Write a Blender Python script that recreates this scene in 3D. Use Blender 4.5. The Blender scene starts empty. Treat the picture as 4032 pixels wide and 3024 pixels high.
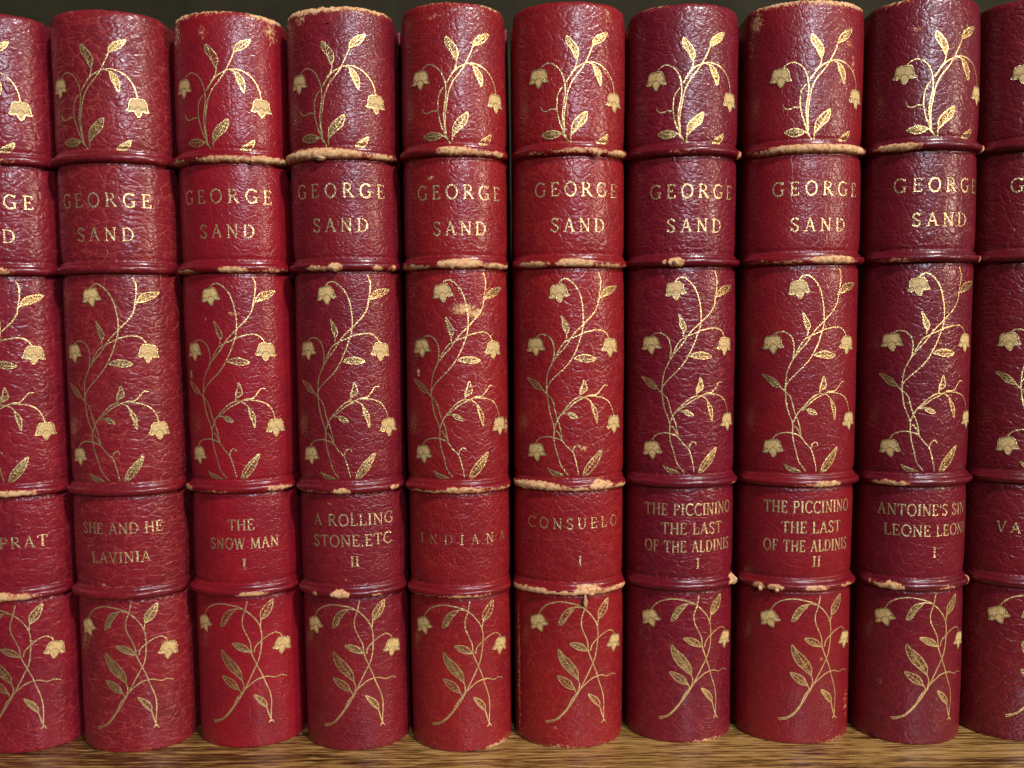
import bpy, bmesh, math, random
from mathutils import Vector, Matrix, noise
random.seed(7)
scene=bpy.context.scene
C=scene.collection
MM=0.001
# ------------------------------------------------------------------ camera
cam_d=bpy.data.cameras.new('camera'); cam=bpy.data.objects.new('camera',cam_d); C.objects.link(cam)
cam_d.sensor_width=36.0; cam_d.lens=28.76; cam_d.clip_start=0.01; cam_d.clip_end=20
fw=Vector((-0.00305485,0.99719733,-0.07475396)); rt=Vector((0.99990887,0.00206303,-0.01334144)); up=Vector((0.01314983,0.0747879,0.99711276))
m=Matrix((rt,up,-fw)).transposed().to_4x4(); m.translation=Vector((0.0,-0.20266,0.10878)); cam.matrix_world=m
scene.camera=cam
# ------------------------------------------------------------------ world, lamps, exposure
w=bpy.data.worlds.new('World'); scene.world=w; w.use_nodes=True
bg=w.node_tree.nodes['Background']; bg.inputs[0].default_value=(1.0,0.82,0.70,1); bg.inputs[1].default_value=0.028
def area(name,loc,target,size,power,col,shape='DISK',size_y=None):
    d=bpy.data.lights.new(name,'AREA'); d.shape=shape; d.size=size; d.energy=power; d.color=col
    if size_y: d.size_y=size_y
    o=bpy.data.objects.new(name,d); C.objects.link(o); o.location=loc
    o.rotation_euler=(Vector(target)-Vector(loc)).to_track_quat('-Z','Y').to_euler(); return o
def lamp(name,az,el,dist,size,power,col):
    a,e=math.radians(az),math.radians(el)
    area(name,(dist*math.sin(a)*math.cos(e),-dist*math.cos(a)*math.cos(e),.10+dist*math.sin(e)),(0,0,.10),size,power,col)
lamp('ceiling_lamp',37,44,1.3,.12,13.5,(1.0,.95,.97))
lamp('far_ceiling_lamp',14,21,2.4,.12,23.0,(.78,.85,1.0))
lamp('warm_room_lamp',54,10,1.6,.2,8.0,(1.0,.74,.58))
vs=scene.view_settings; vs.view_transform='Standard'; vs.look='None'; vs.exposure=0.03; vs.gamma=1.0; vs.use_curve_mapping=False
# ------------------------------------------------------------------ node helpers
class NT:
    def __init__(s,mat): s.t=mat.node_tree; s.n=s.t.nodes; s.l=s.t.links
    def new(s,typ,**k):
        n=s.n.new(typ)
        for a,v in k.items(): setattr(n,a,v)
        return n
    def put(s,sock,v):
        if hasattr(v,'is_output') : s.l.new(v,sock)
        else: sock.default_value=v
    def math(s,op,a,b=0.0,c=0.0,clamp=False):
        n=s.new('ShaderNodeMath',operation=op,use_clamp=clamp)
        s.put(n.inputs[0],a); s.put(n.inputs[1],b); s.put(n.inputs[2],c); return n.outputs[0]
    def vmath(s,op,a,b):
        n=s.new('ShaderNodeVectorMath',operation=op); s.put(n.inputs[0],a); s.put(n.inputs[1],b); return n.outputs[0]
    def scale(s,a,f):
        n=s.new('ShaderNodeVectorMath',operation='SCALE'); s.put(n.inputs[0],a); s.put(n.inputs['Scale'],f); return n.outputs[0]
    def smooth(s,v,a,b,lo=0.0,hi=1.0):
        n=s.new('ShaderNodeMapRange',interpolation_type='SMOOTHSTEP'); s.put(n.inputs[0],v)
        n.inputs[1].default_value=a; n.inputs[2].default_value=b; n.inputs[3].default_value=lo; n.inputs[4].default_value=hi; return n.outputs[0]
    def noise(s,vec,scale,detail=3,rough=.5,out=0):
        n=s.new('ShaderNodeTexNoise'); s.put(n.inputs['Vector'],vec); n.inputs['Scale'].default_value=scale
        n.inputs['Detail'].default_value=detail; n.inputs['Roughness'].default_value=rough; return n.outputs[out]
    def vor(s,vec,scale,feature='F1',out='Distance',rand=1.0,smooth=None):
        n=s.new('ShaderNodeTexVoronoi',feature=feature); s.put(n.inputs['Vector'],vec); n.inputs['Scale'].default_value=scale
        n.inputs['Randomness'].default_value=rand
        if smooth is not None: n.inputs['Smoothness'].default_value=smooth
        return n.outputs[out]
    def mix(s,f,a,b,mode='MIX'):
        n=s.new('ShaderNodeMix',data_type='RGBA',blend_type=mode); s.put(n.inputs[0],f)
        s.put(n.inputs[6],a); s.put(n.inputs[7],b); return n.outputs[2]
    def ramp(s,f,stops):
        n=s.new('ShaderNodeValToRGB'); s.put(n.inputs[0],f); e=n.color_ramp.elements
        while len(e)<len(stops): e.new(0.5)
        for x,(p,c) in zip(e,stops): x.position=p; x.color=c
        return n.outputs[0]
    def bump(s,h,strength,dist,normal=None):
        n=s.new('ShaderNodeBump'); n.inputs['Strength'].default_value=strength; n.inputs['Distance'].default_value=dist
        s.put(n.inputs['Height'],h)
        if normal is not None: s.l.new(normal,n.inputs['Normal'])
        return n.outputs[0]
def mat(name):
    m=bpy.data.materials.new(name); m.use_nodes=True
    return m,NT(m),m.node_tree.nodes['Principled BSDF']
def rgb(r,g,b): return (r,g,b,1.0)
def uvmm(t,off=(0,0,0),rot=0.0,sc=(1,1,1)):
    u=t.new('ShaderNodeUVMap'); mp=t.new('ShaderNodeMapping')
    t.l.new(u.outputs[0],mp.inputs[0]); mp.inputs['Location'].default_value=off; mp.inputs['Rotation'].default_value=(0,0,rot); mp.inputs['Scale'].default_value=sc
    return mp.outputs[0]
# ------------------------------------------------------------------ leather
def grain(t,vec,k):
    """pebbled morocco grain: soft domes parted by creases; vec is in millimetres along the leather"""
    d=t.noise(vec,0.45,2,.5,1); d=t.vmath('SUBTRACT',d,(.5,.5,.5)); v=t.vmath('ADD',vec,t.scale(d,1.3))
    d2=t.noise(vec,1.5,2,.5,1); d2=t.vmath('SUBTRACT',d2,(.5,.5,.5)); v=t.vmath('ADD',v,t.scale(d2,.45))
    e1=t.vor(v,0.74*k,'DISTANCE_TO_EDGE'); e2=t.vor(v,0.33*k,'DISTANCE_TO_EDGE'); fine=t.noise(vec,2.2,2,.5)
    dome=t.vor(v,0.74*k,'SMOOTH_F1',smooth=.35)
    h1=t.smooth(e1,0.0,.26); h2=t.smooth(e2,0.0,.13); flat=t.smooth(t.noise(vec,.10,2,.5),.35,.65)
    h1=t.math('MULTIPLY',h1,t.math('ADD',.55,t.math('MULTIPLY',flat,.6)))
    h=t.math('ADD',t.math('MULTIPLY',h1,.42),t.math('MULTIPLY',h2,.55)); h=t.math('SUBTRACT',h,t.math('MULTIPLY',dome,.30)); h=t.math('ADD',h,t.math('MULTIPLY',fine,.03))
    cr1=t.smooth(e1,.0,.085,1,0); cr2=t.smooth(e2,.0,.050,1,0)
    brk=t.smooth(t.noise(vec,.40,2,.6),.44,.62); brk2=t.smooth(t.noise(t.vmath('ADD',vec,(31,7,0)),.25,2,.6),.40,.60)
    cr=t.math('MAXIMUM',t.math('MULTIPLY',t.math('MULTIPLY',cr1,brk),.75),t.math('MULTIPLY',cr2,brk2))
    return h,cr,flat,fine
def leather(name,base,dark,crease,seed,rot=0.0,aniso=1.0,k=1.0,bump=.75,crs=.6,rough=.44):
    m,t,p=mat(name)
    vec=uvmm(t,(seed*37.1,seed*11.7,0),rot,(1.0,aniso,1.0))
    h,cr,big,fine=grain(t,vec,k)
    raw=uvmm(t,(seed*5.3,seed*3.1,0))
    pan=t.smooth(t.noise(raw,.045,3,.6),.35,.68)
    col=t.mix(pan,rgb(*base),rgb(*dark))
    mott=t.smooth(t.noise(raw,.5,4,.7),.3,.75); col=t.mix(t.math('MULTIPLY',mott,.45),col,rgb(*[c*.62 for c in base]))
    col=t.mix(t.math('MULTIPLY',cr,crs),col,rgb(*crease))
    # rubbed specks and real wear down to the tan skin
    sp=t.math('MULTIPLY',t.smooth(t.noise(raw,.75,4,.75),.71,.76),.55)
    col=t.mix(sp,col,rgb(.42,.10,.07))
    a=t.new('ShaderNodeAttribute'); a.attribute_name='wear'
    wn=t.noise(raw,1.15,4,.72); wv=t.math('ADD',a.outputs['Fac'],t.math('MULTIPLY',t.math('SUBTRACT',wn,.5),1.35))
    wm=t.math('MULTIPLY',t.smooth(wv,.41,.54),t.smooth(a.outputs['Fac'],.03,.14))
    rim=t.math('MULTIPLY',t.smooth(wv,.30,.45),t.smooth(a.outputs['Fac'],.03,.14))
    tan=t.ramp(t.noise(raw,1.0,4,.6),[(.30,rgb(.30,.07,.035)),(.40,rgb(.56,.23,.10)),(.50,rgb(.68,.41,.19)),(.62,rgb(.74,.53,.28)),(.74,rgb(.50,.29,.12))])
    col=t.mix(t.math('MULTIPLY',rim,.7),col,rgb(.40,.06,.035)); col=t.mix(wm,col,tan)
    t.put(p.inputs['Base Color'],col)
    rr=t.math('ADD',t.math('MULTIPLY',fine,.16),rough-.08); rr=t.math('ADD',rr,t.math('MULTIPLY',wm,.42)); t.put(p.inputs['Roughness'],rr)
    p.inputs['IOR'].default_value=1.5; t.put(p.inputs['Specular IOR Level'],t.math('SUBTRACT',.22,t.math('MULTIPLY',wm,.14)))
    hh=t.math('ADD',h,t.math('MULTIPLY',wm,1.6)); n=t.bump(hh,bump,.00013); p.inputs['Coat Weight'].default_value=.30; p.inputs['Coat Roughness'].default_value=.23; t.put(p.inputs['Coat Weight'],t.math('MULTIPLY',t.math('SUBTRACT',1.0,wm),.62)); t.l.new(n,p.inputs['Coat Normal'])
    t.l.new(n,p.inputs['Normal'])
    return m
# ------------------------------------------------------------------ gold, onlay, paper, wood, wall
def gilt(name,cover,base=(1.0,.78,.36),seed=0.0):
    m,t,p=mat(name); v=uvmm(t,(seed,3,0))
    p.inputs['Metallic'].default_value=.80; 
    tn=t.smooth(t.noise(v,.35,3,.6),.35,.7); t.put(p.inputs['Base Color'],t.mix(tn,rgb(*base),rgb(base[0]*.72,base[1]*.66,base[2]*.60)))
    p.inputs['Roughness'].default_value=.28
    h=t.math('ADD',t.noise(v,1.6,3,.6),t.math('MULTIPLY',t.noise(v,5.0,2,.6),.4)); t.l.new(t.bump(h,.9,.00022),p.inputs['Normal'])
    fa=t.new('ShaderNodeAttribute'); fa.attribute_name='wear'
    nz=t.math('ADD',t.math('MULTIPLY',t.noise(v,3.2,3,.7),.6),t.math('MULTIPLY',t.noise(v,.55,2,.5),.4))
    al=t.smooth(t.math('SUBTRACT',t.math('ADD',cover,0.0),t.math('ADD',nz,t.math('MULTIPLY',fa.outputs['Fac'],.5))),-.05,.06)
    t.put(p.inputs['Alpha'],al)
    return m
GILT=gilt('gilt_line',.66); LETTER=gilt('gilt_letter',.61,(1.0,.80,.40),9.0); HATCH=gilt('gilt_hatching',.53,(.64,.43,.16),5.0)
def onlay():
    m,t,p=mat('tan_onlay'); v=uvmm(t)
    c=t.ramp(t.noise(v,.9,5,.7),[(.28,rgb(.34,.20,.06)),(.46,rgb(.66,.455,.175)),(.72,rgb(.80,.60,.28))]); t.put(p.inputs['Base Color'],c)
    p.inputs['Roughness'].default_value=.42; p.inputs['Metallic'].default_value=.0
    t.l.new(t.bump(t.noise(v,2.2,4,.6),.8,.00018),p.inputs['Normal']); return m
ONLAY=onlay()
DARK,_t,_p=mat('burnt_line'); _p.inputs['Base Color'].default_value=rgb(.10,.055,.018); _p.inputs['Roughness'].default_value=.5
def paper():
    m,t,p=mat('page_paper'); tc=t.new('ShaderNodeTexCoord')
    mp=t.new('ShaderNodeMapping'); mp.inputs['Scale'].default_value=(6000,1,1); t.l.new(tc.outputs['Object'],mp.inputs[0])
    t.put(p.inputs['Base Color'],t.ramp(t.noise(mp.outputs[0],1,2,.5),[(.3,rgb(.36,.28,.17)),(.7,rgb(.62,.52,.36))])); p.inputs['Roughness'].default_value=.8; return m
PAPER=paper()
def shred_mat():
    m,t,p=mat('torn_leather'); tc=t.new('ShaderNodeTexCoord')
    n=t.noise(tc.outputs['Object'],1500,5,.7); t.put(p.inputs['Base Color'],t.ramp(n,[(.33,rgb(.22,.09,.04)),(.5,rgb(.66,.42,.20)),(.7,rgb(.80,.58,.32))]))
    p.inputs['Roughness'].default_value=.85; t.l.new(t.bump(n,.8,.0003),p.inputs['Normal']); return m
SHRED=shred_mat()
def wood():
    m,t,p=mat('oak_shelf'); tc=t.new('ShaderNodeTexCoord')
    def mp(s,l=(0,0,0)):
        n=t.new('ShaderNodeMapping'); n.inputs['Scale'].default_value=s; n.inputs['Location'].default_value=l; t.l.new(tc.outputs['Object'],n.inputs[0]); return n.outputs[0]
    wv=t.vmath('SUBTRACT',t.noise(mp((14,60,60)),1,2,.5,1),(.5,.5,.5))
    def st(s,l,amt,detail=4):
        return t.noise(t.vmath('ADD',mp(s,l),t.scale(wv,amt)),1,detail,.6)
    a=st((60,1250,1250),(0,0,0),2.2); b=st((180,3600,3600),(3,5,0),3.0,3); c=st((7,230,230),(7,1,2),2.5,3)
    g=t.math('ADD',t.math('MULTIPLY',a,.46),t.math('ADD',t.math('MULTIPLY',b,.38),t.math('MULTIPLY',c,.16)))
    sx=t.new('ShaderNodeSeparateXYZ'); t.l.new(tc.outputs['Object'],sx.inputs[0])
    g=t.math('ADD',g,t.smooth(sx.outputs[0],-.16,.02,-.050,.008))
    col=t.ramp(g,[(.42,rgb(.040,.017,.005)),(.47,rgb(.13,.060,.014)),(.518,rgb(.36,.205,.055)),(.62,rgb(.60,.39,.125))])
    t.put(p.inputs['Base Color'],col); p.inputs['Roughness'].default_value=.38; p.inputs['Coat Weight'].default_value=.5; p.inputs['Coat Roughness'].default_value=.16
    t.l.new(t.bump(g,.35,.0002),p.inputs['Normal']); return m
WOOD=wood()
def wallm():
    m,t,p=mat('olive_back_panel'); tc=t.new('ShaderNodeTexCoord')
    n=t.noise(tc.outputs['Object'],45,6,.65); t.put(p.inputs['Base Color'],t.ramp(n,[(.3,rgb(.018,.016,.007)),(.7,rgb(.031,.027,.012))])); p.inputs['Roughness'].default_value=.8; p.inputs['Specular IOR Level'].default_value=.15
    t.l.new(t.bump(t.noise(tc.outputs['Object'],400,4,.6),.3,.0004),p.inputs['Normal']); return m
WALL=wallm()
# ------------------------------------------------------------------ mesh helpers
def link_mesh(name,verts,faces,mats,parent=None,uv=None,wear=None,mi=None,smooth=True):
    me=bpy.data.meshes.new(name); me.from_pydata([(x*MM,y*MM,z*MM) for x,y,z in verts],[],faces)
    for q in mats: me.materials.append(q)
    if uv is not None:
        L=me.uv_layers.new(name='UVMap'); vi=[0]*len(me.loops); me.loops.foreach_get('vertex_index',vi)
        L.data.foreach_set('uv',[c for i in vi for c in uv[i]])
    if wear is not None:
        a=me.attributes.new('wear','FLOAT','POINT'); a.data.foreach_set('value',wear)
    if mi is not None: me.polygons.foreach_set('material_index',mi)
    if smooth: me.polygons.foreach_set('use_smooth',[True]*len(me.polygons))
    me.update()
    o=bpy.data.objects.new(name,me); C.objects.link(o)
    if parent: o.parent=parent
    return o
def box(name,lo,hi,m,parent=None,bev=0.0):
    bm=bmesh.new(); bmesh.ops.create_cube(bm,size=1.0)
    for v in bm.verts: v.co=Vector([(lo[i]+(v.co[i]+.5)*(hi[i]-lo[i]))*MM for i in range(3)])
    if bev: bmesh.ops.bevel(bm,geom=list(bm.edges),offset=bev*MM,segments=2,profile=.5,affect='EDGES')
    me=bpy.data.meshes.new(name); bm.to_mesh(me); bm.free(); me.materials.append(m)
    o=bpy.data.objects.new(name,me); C.objects.link(o)
    if parent: o.parent=parent
    return o
def fbm(x,y,z=0.0,o=4): return noise.fractal(Vector((x,y,z)),.9,2.1,o)
# ------------------------------------------------------------------ setting
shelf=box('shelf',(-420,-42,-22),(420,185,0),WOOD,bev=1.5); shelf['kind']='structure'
back=box('back_panel',(-420,185.5,-60),(420,200,520),WALL); back['kind']='structure'
# ------------------------------------------------------------------ the spine surface
H=185.0; S=10.265; DEPTH=132.0
BANDZ=(150.2,123.3,68.0,41.5)
class Spine:
    def __init__(s,a,seed):
        s.a=a; s.seed=seed; N=1200
        ph=[-math.pi/2+math.pi*i/N for i in range(N+1)]; u=[0.0]
        for i in range(N): u.append(u[-1]+math.hypot(a*(math.sin(ph[i+1])-math.sin(ph[i])),S*(math.cos(ph[i+1])-math.cos(ph[i]))))
        s.U=u[-1]/2; s.ph=ph; s.u=[q-s.U for q in u]; s.N=N
    def phi(s,u):
        lo,hi=0,s.N
        while hi-lo>1:
            mid=(lo+hi)//2
            if s.u[mid]<=u: lo=mid
            else: hi=mid
        f=(u-s.u[lo])/(s.u[hi]-s.u[lo]); return s.ph[lo]+f*(s.ph[hi]-s.ph[lo])
    def wav(s,u,z):   # hand-made unevenness of the spine, plus the sink beside each band and the rolled head and tail
        e=-.38*max(0,(z-177)/8)**2-.05*max(0,(5-z)/5)**2+.27*noise.noise(Vector((u*.05+s.seed*9,z*.035,s.seed*3.1)))+.05*noise.noise(Vector((u*.25,z*.22,s.seed*7.7)))
        for b in BANDZ:
            d=abs(z-b)
            if d<7: e-=.12*math.exp(-((d-2.8)/1.6)**2)+.30*math.exp(-((abs(z-b-.2)-1.75)/.42)**2)
        return e
    def P(s,u,z,ext=0.0):
        uu=max(-s.U,min(s.U,u)); p=s.phi(uu); sn,cs=math.sin(p),math.cos(p)
        nx,ny=sn/s.a,-cs/S; l=math.hypot(nx,ny); nx/=l; ny/=l
        e=ext+s.wav(uu,z); over=abs(u)-s.U
        x=s.a*sn+nx*e; y=S-S*cs+ny*e
        if over>0: y+=over
        return (x,y,z)
def wear_at(spots,part,u,z):
    q=0.0
    for sp in spots:
        if sp[0]!=part: continue
        _,cu,cz,ru,rz,st=sp
        if part!='s' and part!='t' and part!='b': rz=rz*.72
        d=((u-cu)/ru)**2+((z-cz)/rz)**2
        if d<4: q=max(q,st*max(0.0,1-d*.55) if d<1.8 else 0.0)
    return q
def build_spine(sp,mat_,spots,parent,lean_noise):
    nu=int(sp.U*2/.42); zs=[]; exts=[]
    # rolled tail, straight back, rolled head
    for k in range(7): t=k/6*math.pi/2; zs.append(1.2*(1-math.cos(t))); exts.append(-.22*(1-math.sin(t)))
    z=1.2; n=int((H-2.6)/.45)
    for k in range(1,n): zs.append(1.2+(H-2.6)*k/n); exts.append(0.0)
    for k in range(7): t=k/6*math.pi/2; zs.append(H-1.4+1.7*math.sin(t)); exts.append(-.9*(1-math.cos(t)))
    zs.append(H-.5); exts.append(-2.2); zs.append(H-4.0); exts.append(-2.4)
    rows=[]; V=[];UV=[];W=[]
    us=[-sp.U-8.5,-sp.U-1.2]+[-sp.U+2*sp.U*i/nu for i in range(nu+1)]+[sp.U+1.2,sp.U+8.5]
    for j,(z,e) in enumerate(zip(zs,exts)):
        top=j>len(zs)-12; 
        for u in us:
            wv=wear_at(spots,'s',u,z); ee=e; zz=z
            if z>H-4 and j<len(zs)-2:
                wt=wear_at(spots,'t',u,H); wv=max(wv,wt*max(0,1-(H-z)/2.2)); zz-= .9*wt*abs(fbm(u*.9,sp.seed*3,0)); 
                zz-= .35*abs(noise.noise(Vector((u*.35,sp.seed*5.1,2))))
            if z<3: wv=max(wv,wear_at(spots,'b',u,0)*max(0,1-z/2.5))
            ee+= .10*wv*fbm(u*1.7,z*1.7,sp.seed)
            V.append(sp.P(u,zz,ee)); UV.append((u,z if j<len(zs)-2 else z-6)); W.append(wv)
    nc=len(us); F=[]
    for j in range(len(zs)-1):
        for i in range(nc-1): a=j*nc+i; F.append((a,a+1,a+1+nc,a+nc))
    return link_mesh('spine',V,F,[mat_],parent,UV,W)
PROF=[(-1.30,-.2),(-1.26,.45),(-1.18,.98),(-.95,1.42),(-.55,1.68),(-.1,1.76),(.28,1.66),(.55,1.40),(.72,1.02),(.80,.66),(.92,.50),(1.15,.44),(1.40,.38),(1.55,.20),(1.65,-.2)]
def build_band(sp,mat_,spots,parent,idx,bz):
    nu=int(sp.U*2/.3); V=[];UV=[];W=[]; np_=len(PROF)
    sg=random.uniform(.76,.90); amp=random.uniform(.10,.22)
    # denser profile
    prof=[]
    for k in range(np_-1):
        for q in (0,.5): prof.append(tuple(PROF[k][c]*(1-q)+PROF[k+1][c]*q for c in (0,1)))
    prof.append(PROF[-1])
    arc=0.0; arcs=[0.0]
    for k in range(1,len(prof)): arc+=math.hypot(prof[k][0]-prof[k-1][0],prof[k][1]-prof[k-1][1]); arcs.append(arc)
    for i in range(nu+1):
        u=-sp.U+2*sp.U*i/nu; 
        edge=min(1.0,max(0,(sp.U-.3-abs(u))/4.6)); fall=edge*edge*(3-2*edge)*.93+.07
        dz=amp*noise.noise(Vector((u*.09,idx*3.3,sp.seed*4.7)))
        g=sg*(1+.10*noise.noise(Vector((u*.25,idx*5.1,sp.seed*2.2))))
        for (pz,pe),ar in zip(prof,arcs):
            wv=wear_at(spots,idx,u,pz+.12+.35*noise.noise(Vector((u*.7,idx*2.1,sp.seed)))); e=pe*g*fall if pe>0 else pe; z=bz+dz+pz
            if pe>.3:
                f=fbm(u*1.3,pz*1.3,sp.seed*2+idx); e+=wv*(-.02+.15*f); 
                if pz<0: z-=wv*max(0,.10+.8*fbm(u*.8,idx*9.0,sp.seed))*(.7 if pz<-.6 else .4)
            V.append(sp.P(u,z,e)); UV.append((u,bz+200+ar*1.0)); W.append(wv)
    npf=len(prof); F=[]
    for i in range(nu):
        for k in range(npf-1): a=i*npf+k; F.append((a,a+npf,a+npf+1,a+1))
    return link_mesh('raised_band',V,F,[mat_],parent,UV,W)
# ------------------------------------------------------------------ tooling (gold lines, leaves, flowers, letters)
def catmull(P,step=.35):
    if len(P)<3: 
        out=[]; n=max(1,int(math.dist(P[0],P[1])/step))
        return [(P[0][0]+(P[1][0]-P[0][0])*i/n,P[0][1]+(P[1][1]-P[0][1])*i/n) for i in range(n+1)]
    Q=[(2*P[0][0]-P[1][0],2*P[0][1]-P[1][1])]+list(P)+[(2*P[-1][0]-P[-2][0],2*P[-1][1]-P[-2][1])]; out=[]
    for i in range(1,len(Q)-2):
        p0,p1,p2,p3=Q[i-1:i+3]; n=max(2,int(math.dist(p1,p2)/step))
        for k in range(n):
            t=k/n; out.append(tuple(.5*((2*p1[c])+(-p0[c]+p2[c])*t+(2*p0[c]-5*p1[c]+4*p2[c]-p3[c])*t*t+(-p0[c]+3*p1[c]-3*p2[c]+p3[c])*t**3) for c in (0,1)))
    out.append(tuple(P[-1])); return out
class Tool:
    def __init__(s,sp): s.sp=sp; s.V=[];s.F=[];s.UV=[];s.M=[];s.W=[];s.k=0
    def vert(s,u,z,lift,fade=0.0):
        s.V.append(s.sp.P(u,z,lift)); s.UV.append((u,z)); s.W.append(fade); return len(s.V)-1
    def ribbon(s,P,w,mi=0,taper=(1,1),closed=False,fade=0.0,lift=None,jit=.12):
        s.k+=1; lift=(.045+.0035*(s.k%9)) if lift is None else lift
        n=len(P); ids=[]
        for i,(u,z) in enumerate(P):
            a=P[i-1] if (i>0 or closed) else P[i]; b=P[(i+1)%n] if (i<n-1 or closed) else P[i]
            dx,dz=b[0]-a[0],b[1]-a[1]; l=math.hypot(dx,dz) or 1; nx,nz=-dz/l,dx/l
            f=i/max(1,n-1); ww=w*(taper[0]*(1-f)+taper[1]*f)*(1+jit*2*noise.noise(Vector((u*1.1,z*1.1,s.k*.7))))/2
            ids.append((s.vert(u+nx*ww,z+nz*ww,lift,fade),s.vert(u-nx*ww,z-nz*ww,lift,fade)))
        for i in range(n-1+(1 if closed else 0)):
            a,b=ids[i],ids[(i+1)%n]; s.F.append((a[0],a[1],b[1],b[0])); s.M.append(mi)
    def fill(s,P,mi,lift=.03,rings=3,fade=0.0,c=None):
        n=len(P); c=c or (sum(p[0] for p in P)/n,sum(p[1] for p in P)/n); prev=None
        cen=s.vert(c[0],c[1],lift,fade)
        for r in range(1,rings+1):
            f=r/rings; ring=[s.vert(c[0]+(p[0]-c[0])*f,c[1]+(p[1]-c[1])*f,lift,fade) for p in P]
            for i in range(n):
                j=(i+1)%n
                if prev is None: s.F.append((cen,ring[i],ring[j]))
                else: s.F.append((prev[i],ring[i],ring[j],prev[j]))
                s.M.append(mi)
            prev=ring
    def make(s,name,mats,parent): return link_mesh(name,s.V,s.F,mats,parent,s.UV,s.W,s.M)
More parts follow.
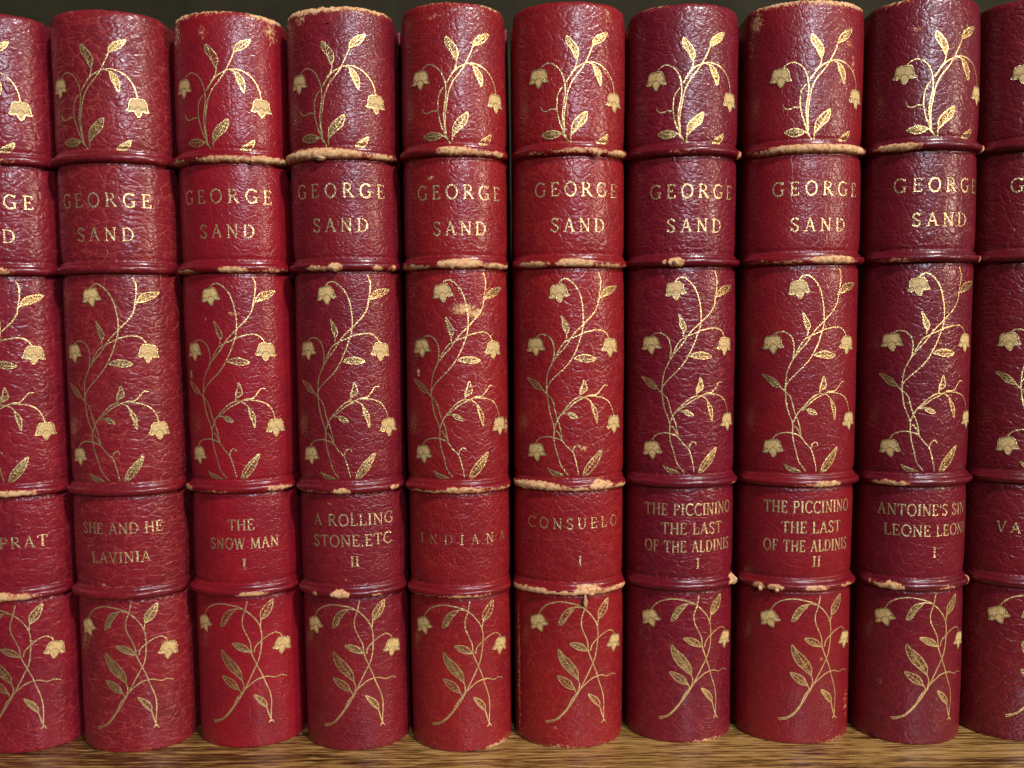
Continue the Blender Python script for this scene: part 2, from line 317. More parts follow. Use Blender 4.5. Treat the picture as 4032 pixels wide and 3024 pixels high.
ORN={
'top':[
('S',0.21,150.99,-0.78,152.63,-1.48,154.16,-1.8,156.6,-2.01,158.46,-1.86,160.53,-1.39,163.73,-1.66,166.72,-2.46,168.71,-3.54,169.93,-5.15,170.64,-6.59,170.12,-7.36,169.3),
('S',-1.36,154.27,-1.64,157.52,-1.34,160.74,-0.75,163.94,0.35,166.45,1.9,168.4,3.33,170.39,4.19,171.93,5.05,173.7,5.6,175.01),
('S',-1.14,166.11,0.13,168.05,1.44,169.54,3.1,170.5,4.29,170.95,5.99,171.03,7.76,170.53,9.36,169.49,10.65,167.95,11.41,166.22,11.71,164.52),
('S',-1.37,153.58,-2.64,156.75,-3.33,159.79,-3.29,162.44,-2.78,164.02,-1.92,165.13),
('S',-3.57,159.69,-4.69,159.82,-5.98,159.38,-7.05,159.77,-7.45,160.63),
('S',0.02,168.17,1.09,169.65,1.51,171.48),
('S',4.53,170.87,5.62,170.49),
('S',0.17,151.11,0.1,153.54),
('S',-0.9,152.75,-1.84,153.82,-3.04,154.46),
('L',1.23,171.37,0.09,173.54,-1.06,175.16,-1.16,176.3,-0.8,176.86,0.59,175.59,1.73,174,1.83,172.4),
('L',5.55,175,5.81,176.29,7.07,177.57,9.61,178.42,8.62,176.64,7.05,175.62),
('L',5.5,170.48,5.97,168.73,6.7,167.19,7.57,165.66,7.86,167.78,7.23,169.32,6.11,170.35),
('L',0.17,153.54,0.33,156.09,1.76,157.93,3.91,159.26,3.52,156.82,1.73,155.16),
('L',-2.08,153.95,-3.28,154.54,-5.03,154.82,-7.02,153.95,-5.06,152.96,-3.3,153.19),
('L',6.76,150.94,6.78,152.35,8.08,153.39,9.75,154.26,9.3,152.57,8.06,151.51),
('F',-7.76,167.22,0),
('F',11.76,162.35,0)],
'mid':[
('S',7.5,121,8.12,119.28,8,116.97,7.61,114.99,7.42,114.24),
('S',8.16,114.9,7.52,114.33,7.14,112.67,5.88,110.7,4.15,108.9,2.97,107.68,1.3,105.98,0.12,104.34,-1.07,102.54,-2.26,101.23,-3.65,99.41),
('S',10.29,104.4,9.3,105.84,7.98,106.61,6.36,106.72,4.8,106.42,3.45,106.03,2.11,105.39,0.29,104.59,-1.22,103.7,-2.24,102.38,-3.11,100.73,-3.65,99.41,-4.09,98.91),
('S',-2.77,118.19,-2.51,118.84,-1.67,119.31,-0.67,119.22,0.79,118.13,1.92,116.65,2.72,114.68,3.19,112.37,3.42,110.07,3.39,107.93,3.12,106.28,2.52,104.47,1.91,102.66,0.9,100.53,-0.29,98.55,-1.65,96.91,-3.37,95.25,-4.97,93.58,-5.71,92.4,-6.11,90.88),
('S',-8.58,104.74,-7.76,105.4,-6.41,105.56,-5.15,104.97,-4.28,103.89,-3.87,102.4,-3.8,100.9,-4.09,98.91,-4.91,97.25,-5.47,95.91,-5.77,94.24,-5.9,92.23),
('S',-0.79,104.52,-0.69,105.59),
('L',7.98,114.74,8.46,115.98,9.83,117.15,13.14,117.46,11.75,116.01,9.61,115.16),
('L',-0.69,105.67,-1.58,107.33,-1.78,108.82,-2.05,110.22,-0.82,108.48,-0.17,107.15,-0.27,106.16),
('L',0.97,99.7,1.89,100.43,3.72,100.77,5.42,100.35,6.54,99.57,4.54,98.96,2.37,99.37),
('F',-2.89,116.09,8),
('F',-8.71,102.59,5),
('F',10.48,102.32,-5),
('S',-5.88,92.81,-5.94,91.76,-5.78,89.83,-5.44,87.38,-4.9,85.46,-4.19,83.54,-3.94,82.14,-3.97,80.38,-3.63,78.09,-2.86,75.63,-2.18,73.17,-1.14,71.58,0.07,69.98,0.93,68.72),
('S',-7.12,91.91,-5.96,90.71,-4.84,89.67,-4.21,88.28,-3.78,86.36,-3.26,84.78,-2.74,83.38,-2.32,81.8,-1.91,79.61),
('S',-4.02,82.66,-3.08,84.87,-2.35,86.01,-1.1,87.41,0.49,88.97,2.07,89.9,3.64,89.94,4.88,89.37,5.68,88.46),
('S',-2.35,86.01,-0.57,87.23,1.18,88.61,2.76,89.44,4,90.1,5.25,90.58,6.53,90.61,7.29,91.19,8.27,92.37,8.87,93.05,9.91,92.95),
('S',4.71,90.39,6.53,90.26,8.44,89.9,10.08,89.09,11.19,87.77,11.89,86.1,12.05,85.11),
('S',2.5,89.97,2.63,90.76),
('S',-2.35,86.07,-0.76,86.27),
('S',-8.52,78.6,-7.97,79.52,-6.73,80.2,-5.17,80.44,-3.69,80.21,-2.09,79.52,-0.7,77.76,0.68,76.33,1.35,74.55,1.85,72.59,2.18,70.81,2.3,68.86),
('S',0.77,76.59,1.04,77.56,1.75,78.07,2.35,77.78,2.44,77.25),
('S',-3.48,82.15,-2.78,81.27,-2.34,80.4,-1.91,79.52),
('S',2.95,69.01,3.31,69.88),
('S',-1.51,70.34,0.07,69.45,0.85,68.86),
('L',-7.12,92.08,-8.33,93.64,-9.89,94.47,-11.4,94.77,-10.15,93.4,-9.02,92.21,-7.53,91.72),
('L',5.5,88.64,5.75,87.05,6.29,85.44,7.01,83.46,7.13,85.75,6.68,87.18),
('L',2.6,90.67,2.61,91.89,3.15,93.1,3.55,94.48,4.12,93.07,4.28,91.84,3.48,91.17),
('L',-0.76,86.27,0.63,86.17,1.92,85,0.96,84.85,-0.08,85.3),
('L',3.22,69.7,3.78,71.98,5.24,74.2,7.99,76.65,7.38,74.22,6.32,72.35,4.48,70.52),
('L',-1.42,70.34,-2.92,71.21,-4.56,71.7,-5.69,72.36,-4.39,70.64,-3.3,69.96),
('F',12.25,83.05,0),
('F',-8.55,76.32,8)],
'bot':[
('S',3.03,39.06,2.5,36.57,1.73,34.08,1.83,32.05,2.67,29.97,3.52,27.87,3.87,25.28,4.98,22.34,5.98,19.88,6.75,17.43,7.8,14.37,8.19,11.69,8.02,8.36,7.99,6.28),
('S',-9.24,34.74,-8.27,36.32,-6.51,37.58,-3.83,38.21,-1.31,37.93,1.16,37.27,3.12,36.02,4.85,34.08,5.86,32.18,6.23,29.83,6.06,26.53,5.64,24.04,5.24,22.82,3.93,20.16,2.65,17.72,1.38,15.24,-0.14,12.71,-1.68,10.38,-3.49,8.21,-5.09,7.05,-7.05,6.28),
('S',1.13,15.12,-0.39,13.23,-1.54,11.03,-3.23,8.87,-4.95,7.48,-7.33,6.67),
('S',2.14,36.8,0.17,37.04),
('S',5.99,31.9,6.27,33.64),
('S',4.37,25.48,4.77,26.97,6.08,28.32,7.97,29.53,9.71,29.93,10.95,29.23,11.44,28.2),
('S',1.17,18.2,1.52,16.77,1,14.87),
('S',0.34,15.66,0.8,14.49),
('S',1.76,15.99,3.14,17.17,4.93,18.37,7.3,18.74,9.27,18.04,10.82,18.26,12.38,17.63),
('S',6.94,10.42,7.46,8.49,7.86,7.1),
('S',7.44,6.03,8,6.8,8.7,5.84),
('L',0.17,37.04,-2.08,36.4,-3.37,34.82,-4.05,32.37,-2.88,32.82,-1.6,34.89),
('L',6.27,33.64,6.29,35.68,7.51,37.27,9.36,38.58,9.04,36.22,8.03,34.63),
('L',3.62,25.51,2.52,27.18,0.79,27.91,-0.94,27.8,0.53,26.39,2,25.82),
('L',1.17,18.2,0.95,20.64,-0.76,23.21,-2.74,24.94,-3.88,26.14,-3.91,24.35,-2.79,21.88,-0.8,19.89),
('L',0.34,15.66,-1.07,18.1,-4.12,19.09,-2.85,17.01,-1.35,16.04),
('L',6.94,10.29,6.96,11.71,5.91,13.2,3.87,14.27,5.12,12.04),
('F',-9.43,32.5,22),
('F',11.53,26.16,-12)]}

BELL=[(0,.50),(.10,.45),(.24,.47),(.355,.385),(.43,.22),(.455,.03),(.48,-.11),(.55,-.21),(.42,-.235),(.30,-.235),(.22,-.20),(.16,-.31),(.08,-.45),(0,-.53),(-.09,-.43),(-.17,-.30),(-.22,-.20),(-.32,-.24),(-.44,-.235),(-.56,-.19),(-.48,-.09),(-.45,.04),(-.43,.22),(-.355,.385),(-.24,.465),(-.10,.45)]
def flower(sp,parent,u,z,tilt,seed):
    t=Tool(sp); a=math.radians(tilt); W,Hh=4.6,4.4
    def tr(q): 
        x,y=q[0]*W,q[1]*Hh; return (u+x*math.cos(a)-y*math.sin(a),z+x*math.sin(a)+y*math.cos(a))
    P=[tr(q) for q in catmull(BELL+[BELL[0]],.12)[:-1]]
    t.fill(P,0,.075,4,0,tr((0,.02)))
    rnd=random.Random(seed)
    t.ribbon([tr((q[0]*.9,q[1]*.9)) for q in catmull(BELL+[BELL[0]],.12)[:-1]],.07,2,closed=True,lift=.09)
    t.ribbon(P,.20,1,closed=True,lift=.10,fade=rnd.uniform(-.05,.12))
    for L in ([(-.22,-.19),(-.13,-.04),(0,.02),(.13,-.04),(.22,-.19)],[(-.44,-.14),(-.34,.02),(-.24,-.10)],[(.44,-.14),(.34,.02),(.24,-.10)]):
        t.ribbon([tr(q) for q in catmull(L,.06)],.13,2,lift=.095,fade=.12)
    lo=[tr(q) for q in catmull([(-.56,-.19),(-.44,-.235),(-.30,-.235),(-.21,-.2),(-.09,-.43),(0,-.53),(.08,-.45),(.21,-.2),(.32,-.235),(.42,-.235),(.55,-.21)],.06)]
    t.ribbon(lo,.30,1,lift=.104,fade=rnd.uniform(-.08,.1))
    return t.make('bell_flower',[ONLAY,GILT,DARK],parent)
def jig(u,z,sd):
    v=noise.noise_vector(Vector((u*.09,z*.09,sd*3.7))); return (u+.42*v.x,z+.42*v.y)
def ornament(sp,book,key,du,dz,seed,clip,fade):
    t=Tool(sp); fl=[]
    for e in ORN[key]:
        if e[0]=='F': fl.append(e); continue
        P=[jig(e[i]+du,e[i+1]+dz,seed) for i in range(1,len(e),2)]
        rnd=random.Random(seed+len(t.V)); fd=fade+rnd.uniform(-.05,.10)
        if e[0]=='S':
            Q=[q for q in catmull(P) if clip[0]<q[1]<clip[1]]
            if len(Q)>1: t.ribbon(Q,.32,0,(1.0,.8),fade=fd)
        else:
            n=len(P); Q=catmull(P+[P[0]],.25)[:-1]
            tip=max(range(len(Q)),key=lambda i: math.dist(Q[i],P[0]))
            Q=[(x,min(max(y,clip[0]),clip[1])) for x,y in Q]
            t.fill(Q,1,.036,3,fd+.02)
            t.ribbon(Q,.25,0,closed=True,fade=fd)
            # midrib and hatching
            b=Q[0]; tp=Q[tip]; t.ribbon(catmull([b,((b[0]+tp[0])/2,(b[1]+tp[1])/2),tp],.25),.16,0,fade=fd)
            k=int(math.dist(b,tp)/.85); A=Q[:tip+1]; B=[Q[0]]+Q[tip:][::-1]
            for i in range(1,k):
                f=i/k; pa=A[int(f*(len(A)-1))]; f2=max(0,f-.10); pm=(b[0]+(tp[0]-b[0])*f2,b[1]+(tp[1]-b[1])*f2); pb=B[int(f*(len(B)-1))]
                for q in (pa,pb): t.ribbon(catmull([pm,q],.3),.09,0,fade=fd+.06)
    o=t.make('gilt_ornament',[GILT,HATCH],book)
    for i,e in enumerate(fl):
        u,z=jig(e[1]+du,e[2]+dz,seed)
        if abs(u)<sp.U-1.0: flower(sp,o,u,z,e[3],seed*10+i)
    return o
# ---- capitals: strokes on a unit-high body; widths T thick, t thin
def arc(cx,cy,rx,ry,a0,a1,n=14): return [(cx+rx*math.cos(math.radians(a0+(a1-a0)*i/n)),cy+ry*math.sin(math.radians(a0+(a1-a0)*i/n))) for i in range(n+1)]
TK,TN,SR=.135,.075,.06
def sf(x,y,w=.26): return ([(x-w/2,y),(x+w/2,y)],SR)
GL={
'I':(.32,[([(.16,0),(.16,1)],TK*1.2),sf(.16,.03,.32),sf(.16,.97,.32)]),
'L':(.62,[([(.14,0),(.14,1)],TK),sf(.14,.98),([(.02,.03),(.58,.03)],TN),([(.58,.03),(.60,.24)],TN)]),
'E':(.66,[([(.14,0),(.14,1)],TK),([(.02,.03),(.58,.03)],TN),([(.02,.97),(.56,.97)],TN),([(.14,.52),(.42,.52)],TN),([(.58,.03),(.61,.22)],TN),([(.56,.97),(.58,.80)],TN),([(.42,.43),(.42,.61)],TN)]),
'F':(.60,[([(.14,0),(.14,1)],TK),sf(.14,.02),([(.02,.97),(.55,.97)],TN),([(.14,.52),(.42,.52)],TN),([(.55,.97),(.57,.78)],TN),([(.42,.43),(.42,.61)],TN)]),
'H':(.82,[([(.14,0),(.14,1)],TK),([(.68,0),(.68,1)],TK),([(.14,.52),(.68,.52)],TN),sf(.14,.02),sf(.14,.98),sf(.68,.02),sf(.68,.98)]),
'T':(.74,[([(.37,0),(.37,1)],TK),sf(.37,.02),([(.03,.97),(.71,.97)],TN),([(.03,.97),(.02,.77)],TN),([(.71,.97),(.72,.77)],TN)]),
'N':(.86,[([(.14,0),(.14,1)],TN),([(.12,.98),(.72,.03)],TK),([(.72,0),(.72,1)],TN),sf(.14,.02),([(.0,.98),(.16,.98)],SR),sf(.72,.98)]),
'M':(1.0,[([(.13,0),(.15,1)],TN),([(.15,.98),(.49,.06)],TK),([(.49,.06),(.83,.98)],TN),([(.85,0),(.83,1)],TK),sf(.13,.02),sf(.85,.02),([(.03,.98),(.17,.98)],SR),([(.82,.98),(.96,.98)],SR)]),
'A':(.82,[([(.10,0),(.40,1)],TN),([(.40,1),(.72,0)],TK),([(.22,.36),(.60,.36)],TN),sf(.10,.02,.24),sf(.72,.02,.24)]),
'V':(.80,[([(.10,1),(.40,0)],TK),([(.40,0),(.70,1)],TN),sf(.10,.98,.24),sf(.70,.98,.24)]),
'W':(1.12,[([(.10,1),(.33,0)],TK),([(.33,0),(.55,.95)],TN),([(.55,.95),(.78,0)],TK),([(.78,0),(1.02,1)],TN),sf(.10,.98,.22),sf(.55,.97,.2),sf(1.02,.98,.22)]),
'U':(.82,[([(.14,1),(.14,.35)]+arc(.41,.35,.27,.34,180,270,8),TK),(arc(.41,.35,.27,.34,270,360,8)+[(.68,1)],TN),sf(.14,.98),sf(.68,.98)]),
'O':(.90,[(arc(.45,.5,.38,.49,80,280),TK),(arc(.45,.5,.38,.49,280,440),TK*.86)]),
'C':(.80,[(arc(.46,.5,.39,.49,40,320),TK*.92),([(.75,.82),(.76,.98)],TN),([(.75,.18),(.77,.05)],TN)]),
'G':(.88,[(arc(.46,.5,.39,.49,40,300),TK*.92),([(.76,.82),(.77,.98)],TN),([(.74,.04),(.74,.42)],TK*.9),sf(.72,.43,.30)]),
'D':(.84,[([(.14,0),(.14,1)],TK),([(.02,.97),(.34,.97)]+arc(.34,.5,.42,.47,90,0,8),TN),(arc(.34,.5,.42,.47,30,-30,6),TK),(arc(.34,.5,.42,.47,0,-90,8)+[(.02,.03)],TN)]),
'P':(.68,[([(.14,0),(.14,1)],TK),sf(.14,.02),([(.02,.97),(.34,.97)]+arc(.34,.73,.26,.24,90,-90,12)+[(.14,.49)],TN*1.2)]),
'R':(.80,[([(.14,0),(.14,1)],TK),sf(.14,.02),([(.02,.97),(.34,.97)]+arc(.34,.745,.25,.225,90,-90,12)+[(.14,.52)],TN*1.2),([(.34,.52),(.72,.02)],TK),([(.66,.02),(.82,.02)],SR)]),
'S':(.64,[([(.53,.80)]+arc(.31,.75,.22,.23,25,200,10)+[(.20,.60),(.42,.44)]+arc(.32,.26,.23,.25,30,-150,10)+[(.06,.22)],TK*.9),([(.53,.78),(.55,.97)],TN),([(.06,.22),(.04,.04)],TN)]),
'.':(.24,[([(.10,.0),(.10,.12)],.15)]),
"'":(.20,[([(.11,1.02),(.08,.72)],.09)]),
' ':(.34,[])}
def letters(t,txt,ul,ur,zc,h,seed,thick=1.0,fade=0.0):
    """fit the word between arc positions ul and ur: glyph width scales down only if it must, spacing takes the rest"""
    adv=[GL[c][0]*h for c in txt]; n=len(txt); span=ur-ul; tot=sum(adv); g=(span-tot)/max(1,n-1); sx=1.0
    if n>1 and g<.10*h: sx=(span-.10*h*(n-1))/tot; g=.10*h
    if n==1: ul=(ul+ur)/2-adv[0]/2; g=0
    x=ul; rnd=random.Random(seed)
    for c,a in zip(txt,adv):
        fd=fade+rnd.uniform(-.06,.09); dz=rnd.uniform(-.05,.05)
        for P,wd in GL[c][1]:
            Q=[]
            for i in range(len(P)-1):
                p,q=P[i],P[i+1]; k=max(1,int(math.dist(p,q)*h/.45))
                for j in range(k): Q.append((p[0]+(q[0]-p[0])*j/k,p[1]+(q[1]-p[1])*j/k))
            Q.append(P[-1])
            t.ribbon([(x+q[0]*h*sx,zc-h/2+q[1]*h+dz) for q in Q],wd*h*thick,0,fade=fd,jit=.10)
        x+=a*sx+g
# ------------------------------------------------------------------ torn shreds
def shred(sp,parent,u,z,w,h,ext,seed,hang=0.0,name='torn_shred'):
    """a rough flake of skin standing off a band"""
    V=[];F=[]; nr,ns=9,14
    for i in range(nr+1):
        f=i/nr; th=math.pi*f
        for j in range(ns):
            a=2*math.pi*j/ns; k=1+.55*fbm(math.cos(a)*1.2+seed*3,math.sin(a)*1.2,f*2.5)
            du=w/2*math.sin(th)*math.cos(a)*k; e=ext*(.75+.6*math.sin(th)*math.sin(a)*k)*(1-.3*hang*f); dz=h/2*math.cos(th)*(1+.25*fbm(a,seed,2))-hang*f
            V.append(sp.P(u+du,z+dz,e))
    for i in range(nr):
        for j in range(ns): a=i*ns+j; b=i*ns+(j+1)%ns; F.append((a,b,b+ns,a+ns))
    return link_mesh(name,V,F,[SHRED],parent)
# ------------------------------------------------------------------ the ten books
GROUP='matching red leather books standing on the shelf'
# X, half width, lean, depth offset
FIT={0:(-130.9,14.4,.24,.3),1:(-101.32,14.74,.24,-.07),2:(-71.61,14.27,.11,1.66),3:(-42.74,13.99,.07,-.33),4:(-15.15,13.51,.31,-1.64),
5:(13.33,14.57,.41,-.63),6:(42.89,14.35,.27,1.51),7:(72.71,15.21,.41,.28),8:(102.67,14.07,.22,-.78),9:(131.9,14.6,.2,.2)}
SKIN={0:((0.243,0.00968,0.01976),(0.153,0.00704,0.01748),(0.342,0.0396,0.038)),1:((0.243,0.0120,0.0200),(0.171,0.01056,0.01672),(0.396,0.066,0.0494)),2:((0.297,0.00792,0.01672),(0.207,0.00704,0.01672),(0.36,0.0308,0.0304)),
3:((0.2115,0.00968,0.01672),(0.153,0.00704,0.01672),(0.324,0.0396,0.0342)),4:((0.279,0.01056,0.01368),(0.207,0.00792,0.01444),(0.378,0.04576,0.03192)),5:((0.288,0.00968,0.01292),(0.216,0.00792,0.01368),(0.378,0.044,0.0304)),
6:((0.1845,0.00616,0.01672),(0.1395,0.00528,0.01596),(0.306,0.0352,0.038)),7:((0.2385,0.00792,0.01368),(0.18,0.00616,0.0152),(0.324,0.0352,0.02888)),8:((0.1665,0.00616,0.0152),(0.126,0.00528,0.0152),(0.261,0.0264,0.02584)),9:((0.162,0.00616,0.01216),(0.1215,0.00528,0.01216),(0.252,0.0264,0.02432))}
GR={0:(0,1.25,.68,1.0,.6),1:(.1,1.6,.66,1.0,.75),2:(0,1.3,1.0,.65,.4),3:(-.1,1.4,1.0,.85,.55),4:(.9,1.2,.98,.8,.6),5:(-.6,1.15,.88,.85,.6),6:(.05,1.6,.74,.95,.6),7:(0,1.05,1.25,.6,.4),8:(.5,1.1,.95,.8,.45),9:(.55,1.5,.75,.95,.6)}
LABEL={
0:'red leather book cut off by the left edge, big pale scuff on its lowest band',
1:'brownish red wrinkled leather book with almost unworn bands, next to the cut-off left one',
2:'bright crimson leather book with frayed top corners, titled The Snow Man',
3:'dark red leather book titled A Rolling Stone, top band torn open to shaggy tan skin',
4:'red leather book with a pale scraped patch under its upper middle flower',
5:'red leather book with ragged lowest band and a torn shred hanging from it',
6:'purplish red leather book with a tan chip at the right end of its lowest band',
7:'wide red leather book with a pale rubbed patch in its upper left corner',
8:'dark maroon leather book, second from the right, its title ending in a numeral I',
9:'maroon leather book cut off by the right edge of the photo'}
DU={0:(-1.2,0,.3),1:(-1.8,-.3,.25),2:(-1.5,-1.0,-.4),3:(-1.7,-.6,-.2),4:(0,0,0),5:(-.1,-.3,.6),6:(-.7,-.5,.2),7:(-.5,-.3,.8),8:(-.5,-1,-.5),9:(-.5,-.5,0)}
DZ={b:(0,0,0) for b in range(10)}
AUTH={0:(-10.7,12.1,140.0,-6.2,7.8,131.6),1:(-10.7,12.1,139.9,-6.2,7.8,131.6),2:(-10.8,12.2,140.7,-6.1,7.6,132.2),3:(-11.0,12.0,141.4,-6.4,7.4,133.05),4:(-9.2,12.8,140.4,-5.0,8.3,131.7),
5:(-9.1,12.6,140.8,-5.0,8.55,132.2),6:(-9.8,12.5,140.3,-5.5,8.6,132.0),7:(-10.1,12.5,140.4,-5.6,8.3,131.65),8:(-10.2,12.4,140.7,-5.9,8.05,132.4),9:(-10.2,12.4,140.7,-5.9,8.1,132.4)}
TITLE={0:[('MAUPRAT',-9.2,11.3,55.0,2.9)],
1:[('SHE AND HE',-8.9,11.6,58.5,2.8),('LAVINIA',-6.3,8.5,51.1,2.8)],
2:[('THE',-1.5,5.1,58.6,2.8),('SNOW MAN',-6.5,10.9,53.8,2.8),('I',1.8,2.8,48.5,2.7)],
3:[('A ROLLING',-8.7,12.2,60.0,2.9),('STONE.ETC.',-8.9,12.6,54.7,2.9),('II',.9,3.0,49.4,2.7)],
4:[('INDIANA',-9.9,13.6,54.9,2.5)],
5:[('CONSUELO',-11.4,13.0,58.4,2.7),('I',1.8,2.6,48.9,2.7)],
6:[('THE PICCININO',-10.8,13.0,61.1,3.0),('THE LAST',-6.5,9.7,56.2,2.95),('OF THE ALDINIS',-10.8,12.8,51.6,2.95),('I',2.3,3.3,47.2,2.7)],
7:[('THE PICCININO',-10.7,12.2,61.6,3.0),('THE LAST',-6.4,9.3,56.4,2.95),('OF THE ALDINIS',-10.7,12.1,51.7,2.95),('II',1.4,3.5,47.7,2.7)],
8:[("ANTOINE'S SIN",-12.1,11.6,60.7,2.9),('LEONE LEONI',-10.4,12.0,55.5,2.85),('I',1.2,2.2,50.0,2.7)],
9:[('VALVEDRE',-10.6,12,55.5,2.8)]}
FADE={1:(-.04,.01),2:(.03,.02),3:(0,0),4:(.02,.05),5:(.02,.06),6:(-.04,.02),7:(0,.02),8:(-.02,.0),9:(0,0),0:(-.03,0)}
# wear: ('t' head edge | 'b' tail edge | 's' spine | band number, u, z (band: profile height), half extent u, half extent z, strength)
B=range(4)
WEAR={
0:[(0,4,-.5,9,1.2,.42),(1,-1,-.2,7.5,2.0,1.0),(2,3,-.3,8,1.4,.75),(3,-3,-.4,11,1.9,1.05),('s',5,98,.6,.6,.5)],
1:[(0,8,-.6,6,1.0,.25),(1,6,-.5,6,.9,.22),(2,-6,-1,3,1,.35),('s',-3.6,43.9,.6,.6,.7)],
2:[('t',-12,185,6,1,.8),('t',-2,185,12,1,.5),('t',13,185,6,1,.9),('s',13.5,181.5,2.6,4,.5),('s',-12.5,181,2.5,5,.5),('s',-3.4,180,1.6,2.6,.40),(0,-12,-.7,5,1.1,.62),(0,2,-.7,8,1.5,.85),(0,11,-.6,7,1.5,.9),
 (1,-11,-.8,5,1,.7),(1,2.3,-.6,3.5,1.5,.85),(1,11,-.7,6,1,.5),(2,-13,-.3,2.5,1.4,.8),(2,-4,-.7,6,.9,.45),(2,11,-.3,4,1.3,.65),(3,4,-.5,4,1.2,.8),('s',2,111.8,3,.9,.42),('s',-5.4,110.5,.6,.7,.45),('s',-11.7,96.5,1.2,3,.45)],
3:[('t',-6,185,15,1,.95),('t',9,185,9,1,.7),('s',-9,183,3,2,.45),(0,-5,-.3,11,2.3,1.1),(0,5,-.5,3,1.3,.55),(0,11,-.4,5,1.2,.66),(1,-.7,-.5,2,1.8,.9),(1,-5,-.6,3,1.2,.7),(1,9,-.6,1.4,1.3,.7),(1,13,-.5,1.4,1.4,.6),
 (2,-.7,-.5,2.2,1.5,.95),(2,-10,-.8,7,1.0,.5),(2,12,-.2,1.5,1.3,.65),(3,-1.6,-.2,2.2,1.8,1.05),(3,-8,-.4,1.0,1.2,.6),(3,7,-.7,1.4,.9,.6),('s',-4,64.2,.9,.6,.5),('s',0,44.6,1.6,.7,.40)],
4:[('t',-4,185,10,1,.40),('t',11,185,7,1,.5),('s',-4,182,4,1.0,.40),(0,1,-.2,4.5,1.7,.95),(0,7,-.5,4,1.2,.58),(0,11,-.3,2.4,1.2,.65),(1,1.6,-.2,5,1.9,1.15),(1,-10,-.7,6,1.1,.72),(1,11,-.6,5,1.2,.72),
 (2,2,-.6,6,1.5,.88),(2,-7,-.9,8,1.0,.66),(2,11,-.6,5,1.1,.58),(3,2,-.9,7,1.1,.70),(3,-9,-.8,5,.9,.5),('s',2.4,112.2,3.6,1.7,.66),('s',5.2,111.2,2.0,1.5,.74),('s',15.4,82.6,1.6,3,.55),('s',-10,96.5,.6,1.2,.7),('s',9.2,107.4,2,2,.30),('b',11,0,5,1,.7),('s',-5.8,143.9,1.7,.9,.46),('s',-11,95,.8,.8,.35)],
5:[('s',9.4,182,1.6,2.6,.46),('s',9.4,179.5,.8,.8,.5),('s',7.7,173.5,.8,.8,.5),(0,3,-.3,9,1.1,.56),(0,6.1,-.6,1.2,1.5,.9),(0,12,-.5,3.5,1.4,.72),(0,-8,-.6,6,.8,.40),(1,1,-.2,5,1.5,.9),(1,-9,-.4,4.5,1.2,.75),(1,10,-.7,6,1,.62),
 (2,-9,-.3,8,1.9,.98),(2,2,-.9,10,1.1,.88),(2,7.3,.0,3,2.0,1.0),(2,13,-.5,3,1.2,.66),(3,-11,-.4,6,1.5,.90),(3,0,-.8,10,1.2,.92),(3,4,.0,3.4,2,1.0),(3,12,-.5,5,1.5,.92),
 ('s',-15.3,18,.9,24,.52),('s',2.9,77.3,2.0,1.2,.5),('b',-3,0,9,1,.5),('s',5,9,2.4,.5,.38),('s',-4.2,5.5,1.2,.8,.38),('b',9,0,6,1,.4)],
6:[('t',-9,185,6,1,.4),(0,-2,-.5,5,1,.38),(0,14.5,-.2,1.6,1.5,.75),(1,-3.2,-.1,1.8,1.7,1.05),(1,-5.8,-.2,.7,1,.6),(2,13,-.7,2,1,.5),(3,14.2,.1,1.8,2.0,1.1),(3,12,-.2,1.2,.9,.65),('s',-11.5,177.8,.6,.7,.5),('b',6,0,6,1,.6)],
7:[('t',-9,185,9,1,.65),('t',6,185,12,1,.85),('s',-15.2,181.5,2.2,2.8,.60),('s',-16.5,176,1.2,6,.40),('s',8.5,175,1.6,1.4,.44),('s',10,170.5,.8,3.4,.46),('s',.3,161.5,1.4,.8,.35),(0,1,-.3,13,1.6,.92),(0,9,-.3,5,1.7,1.0),(0,-11,-.6,5,1.2,.62),(0,-4,-.2,3,1.6,.95),
 (1,4.8,-.2,6,1.6,.9),(1,-5,-.5,6,1.1,.5),(1,-12,-.5,3,1,.4),(2,4.1,-.4,4,1.4,.85),(2,0,-.6,5,1.0,.45),(3,-11.2,-.4,1.5,1.5,.95),(3,-7.4,-.5,1.8,1.6,.95),(3,2.2,-.3,3.5,1.2,.8),(3,11,-.3,4,1.1,.52),('s',2.6,26.2,.7,.7,.6),('s',4.4,22.2,.7,.7,.55),('b',9,0,8,1,.5),('s',13.5,9,1.6,5,.40)],
8:[('t',-11,185,6,1,.5),(0,-9,-.2,5,1.4,.85),(0,14.3,-.2,2.0,1.6,.9),(1,-8.5,-.5,5,1,.5),(1,14.3,-.2,2,1.5,.8),(2,-9,-.4,4.5,1.1,.78),(2,-12,-.4,2,1,.55),(3,-8.5,-.2,3.0,1.6,.95),(3,-12,.1,2,1,.5),(3,5,-.4,4,.9,.5),(3,14.3,-.2,2,1.5,.75),('s',-5.9,177.7,2.4,1.2,.36),('s',-10.6,15.6,1.3,.9,.42)],
9:[(0,0,-.5,6,1,.4),(3,4,-.4,4,1,.5)]}
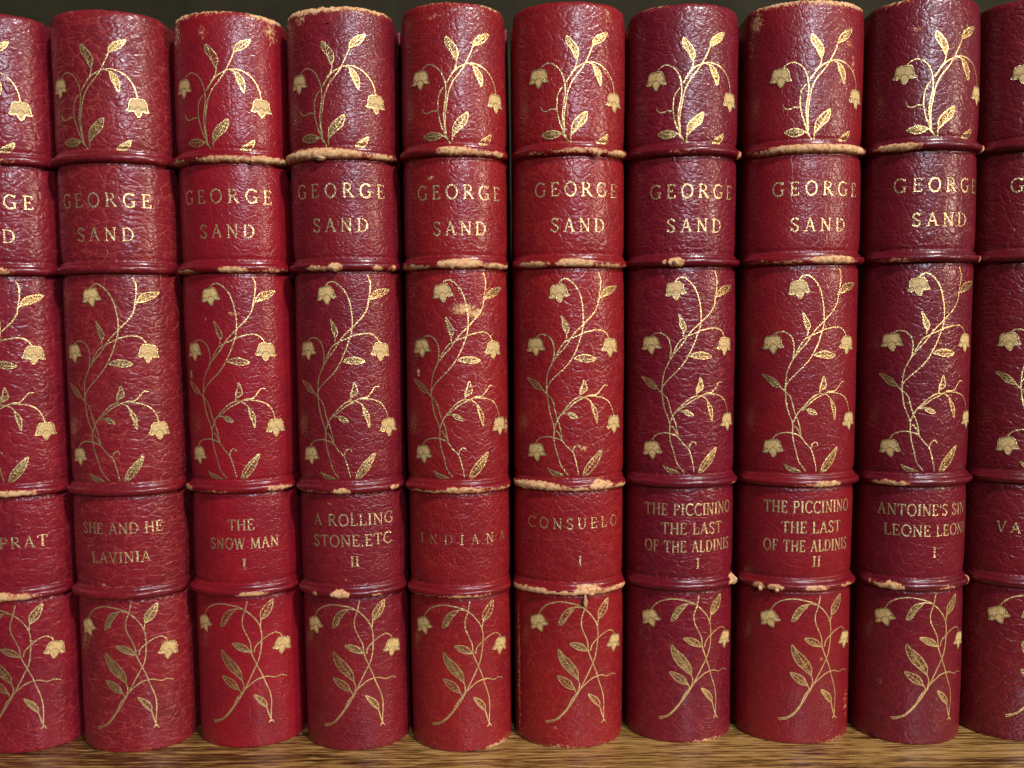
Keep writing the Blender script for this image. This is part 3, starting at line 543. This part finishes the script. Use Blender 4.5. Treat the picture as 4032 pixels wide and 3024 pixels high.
SHREDS={3:[(0,-3.5,-1.25,2.6,1.1,.85),(1,-.7,-1.0,1.3,1.1,.95)],5:[(0,6.1,-1.15,.9,1.3,.95),(3,3.3,-2.2,1.0,2.6,.85,1.0),(3,4.6,-.9,1.6,1.0,.9)],7:[(3,-11.0,-1.1,1.0,1.7,.9),(3,-7.3,-1.1,1.2,1.4,.9)],6:[(1,-3.2,-.6,1.5,1.5,1.0),(3,14.0,-.2,1.4,2.2,.85)],2:[(0,7.5,-1.2,1.0,.8,.9)]}
root0=None
for b in range(10):
    X,a,lean,yo=FIT[b]; sp=Spine(a-.42,b+.37)
    root=bpy.data.objects.new('leather_book',None); C.objects.link(root); root.empty_display_size=.02
    root.location=(X*MM,(yo-.75)*MM,a*math.tan(math.radians(lean))*MM*.5+.00003); root.rotation_euler=(0,math.radians(lean),0)
    root['label']=LABEL[b]; root['category']='book'; root['group']=GROUP
    base,dark,crease=SKIN[b]; rot,an,k,bp,cs=GR[b]; k*=1.09; bp*=.78
    lm=leather('morocco_leather',base,dark,crease,b+1.3,rot,an,k,bp,cs)
    build_spine(sp,lm,WEAR[b],root,0)
    bmat=leather('band_leather',[c*.80 for c in base],[c*.8 for c in dark],crease,b+1.3,rot,an,k,bp*.28,cs*.5,.36)
    for i,bz in enumerate(BANDZ): build_band(sp,bmat,WEAR[b],root,i,bz)
    for sx in (-1,1):
        x0,x1=sorted((sx*(a-2.6),sx*(a-.08)))
        box('cover_board',(x0,S+7.5,0.0),(x1,S+DEPTH,H-.3),lm,root,.5)
    box('page_block',(-a+2.7,S-1.5,2.5),(a-2.7,S+DEPTH-3,H-4.2),PAPER,root)
    f0,f1=FADE[b]
    for key,j,clip in (('top',0,(151.9,190)),('mid',1,(70.4,121.4)),('bot',2,(0,39.6))):
        ornament(sp,root,key,DU[b][j],DZ[b][j],b*7+j,clip,f0)
    t=Tool(sp); l=AUTH[b]
    letters(t,'GEORGE',l[0],l[1],l[2],3.35,b,.95,f0); letters(t,'SAND',l[3],l[4],l[5],3.25,b+50,.95,f0); t.make('author_lettering',[LETTER],root)
    t=Tool(sp)
    for i,(tx,ul,ur,z,h) in enumerate(TITLE[b]): letters(t,tx,ul,ur,z,h,b*9+i,.95,f1)
    t.make('title_lettering',[LETTER],root)
    for q in SHREDS.get(b,[]):
        bi,u,dz,w_,h_,ex=q[:6]; shred(sp,root,u,BANDZ[bi]+dz,w_,h_,ex*1.75,b*3+u,q[6] if len(q)>6 else 0.0)
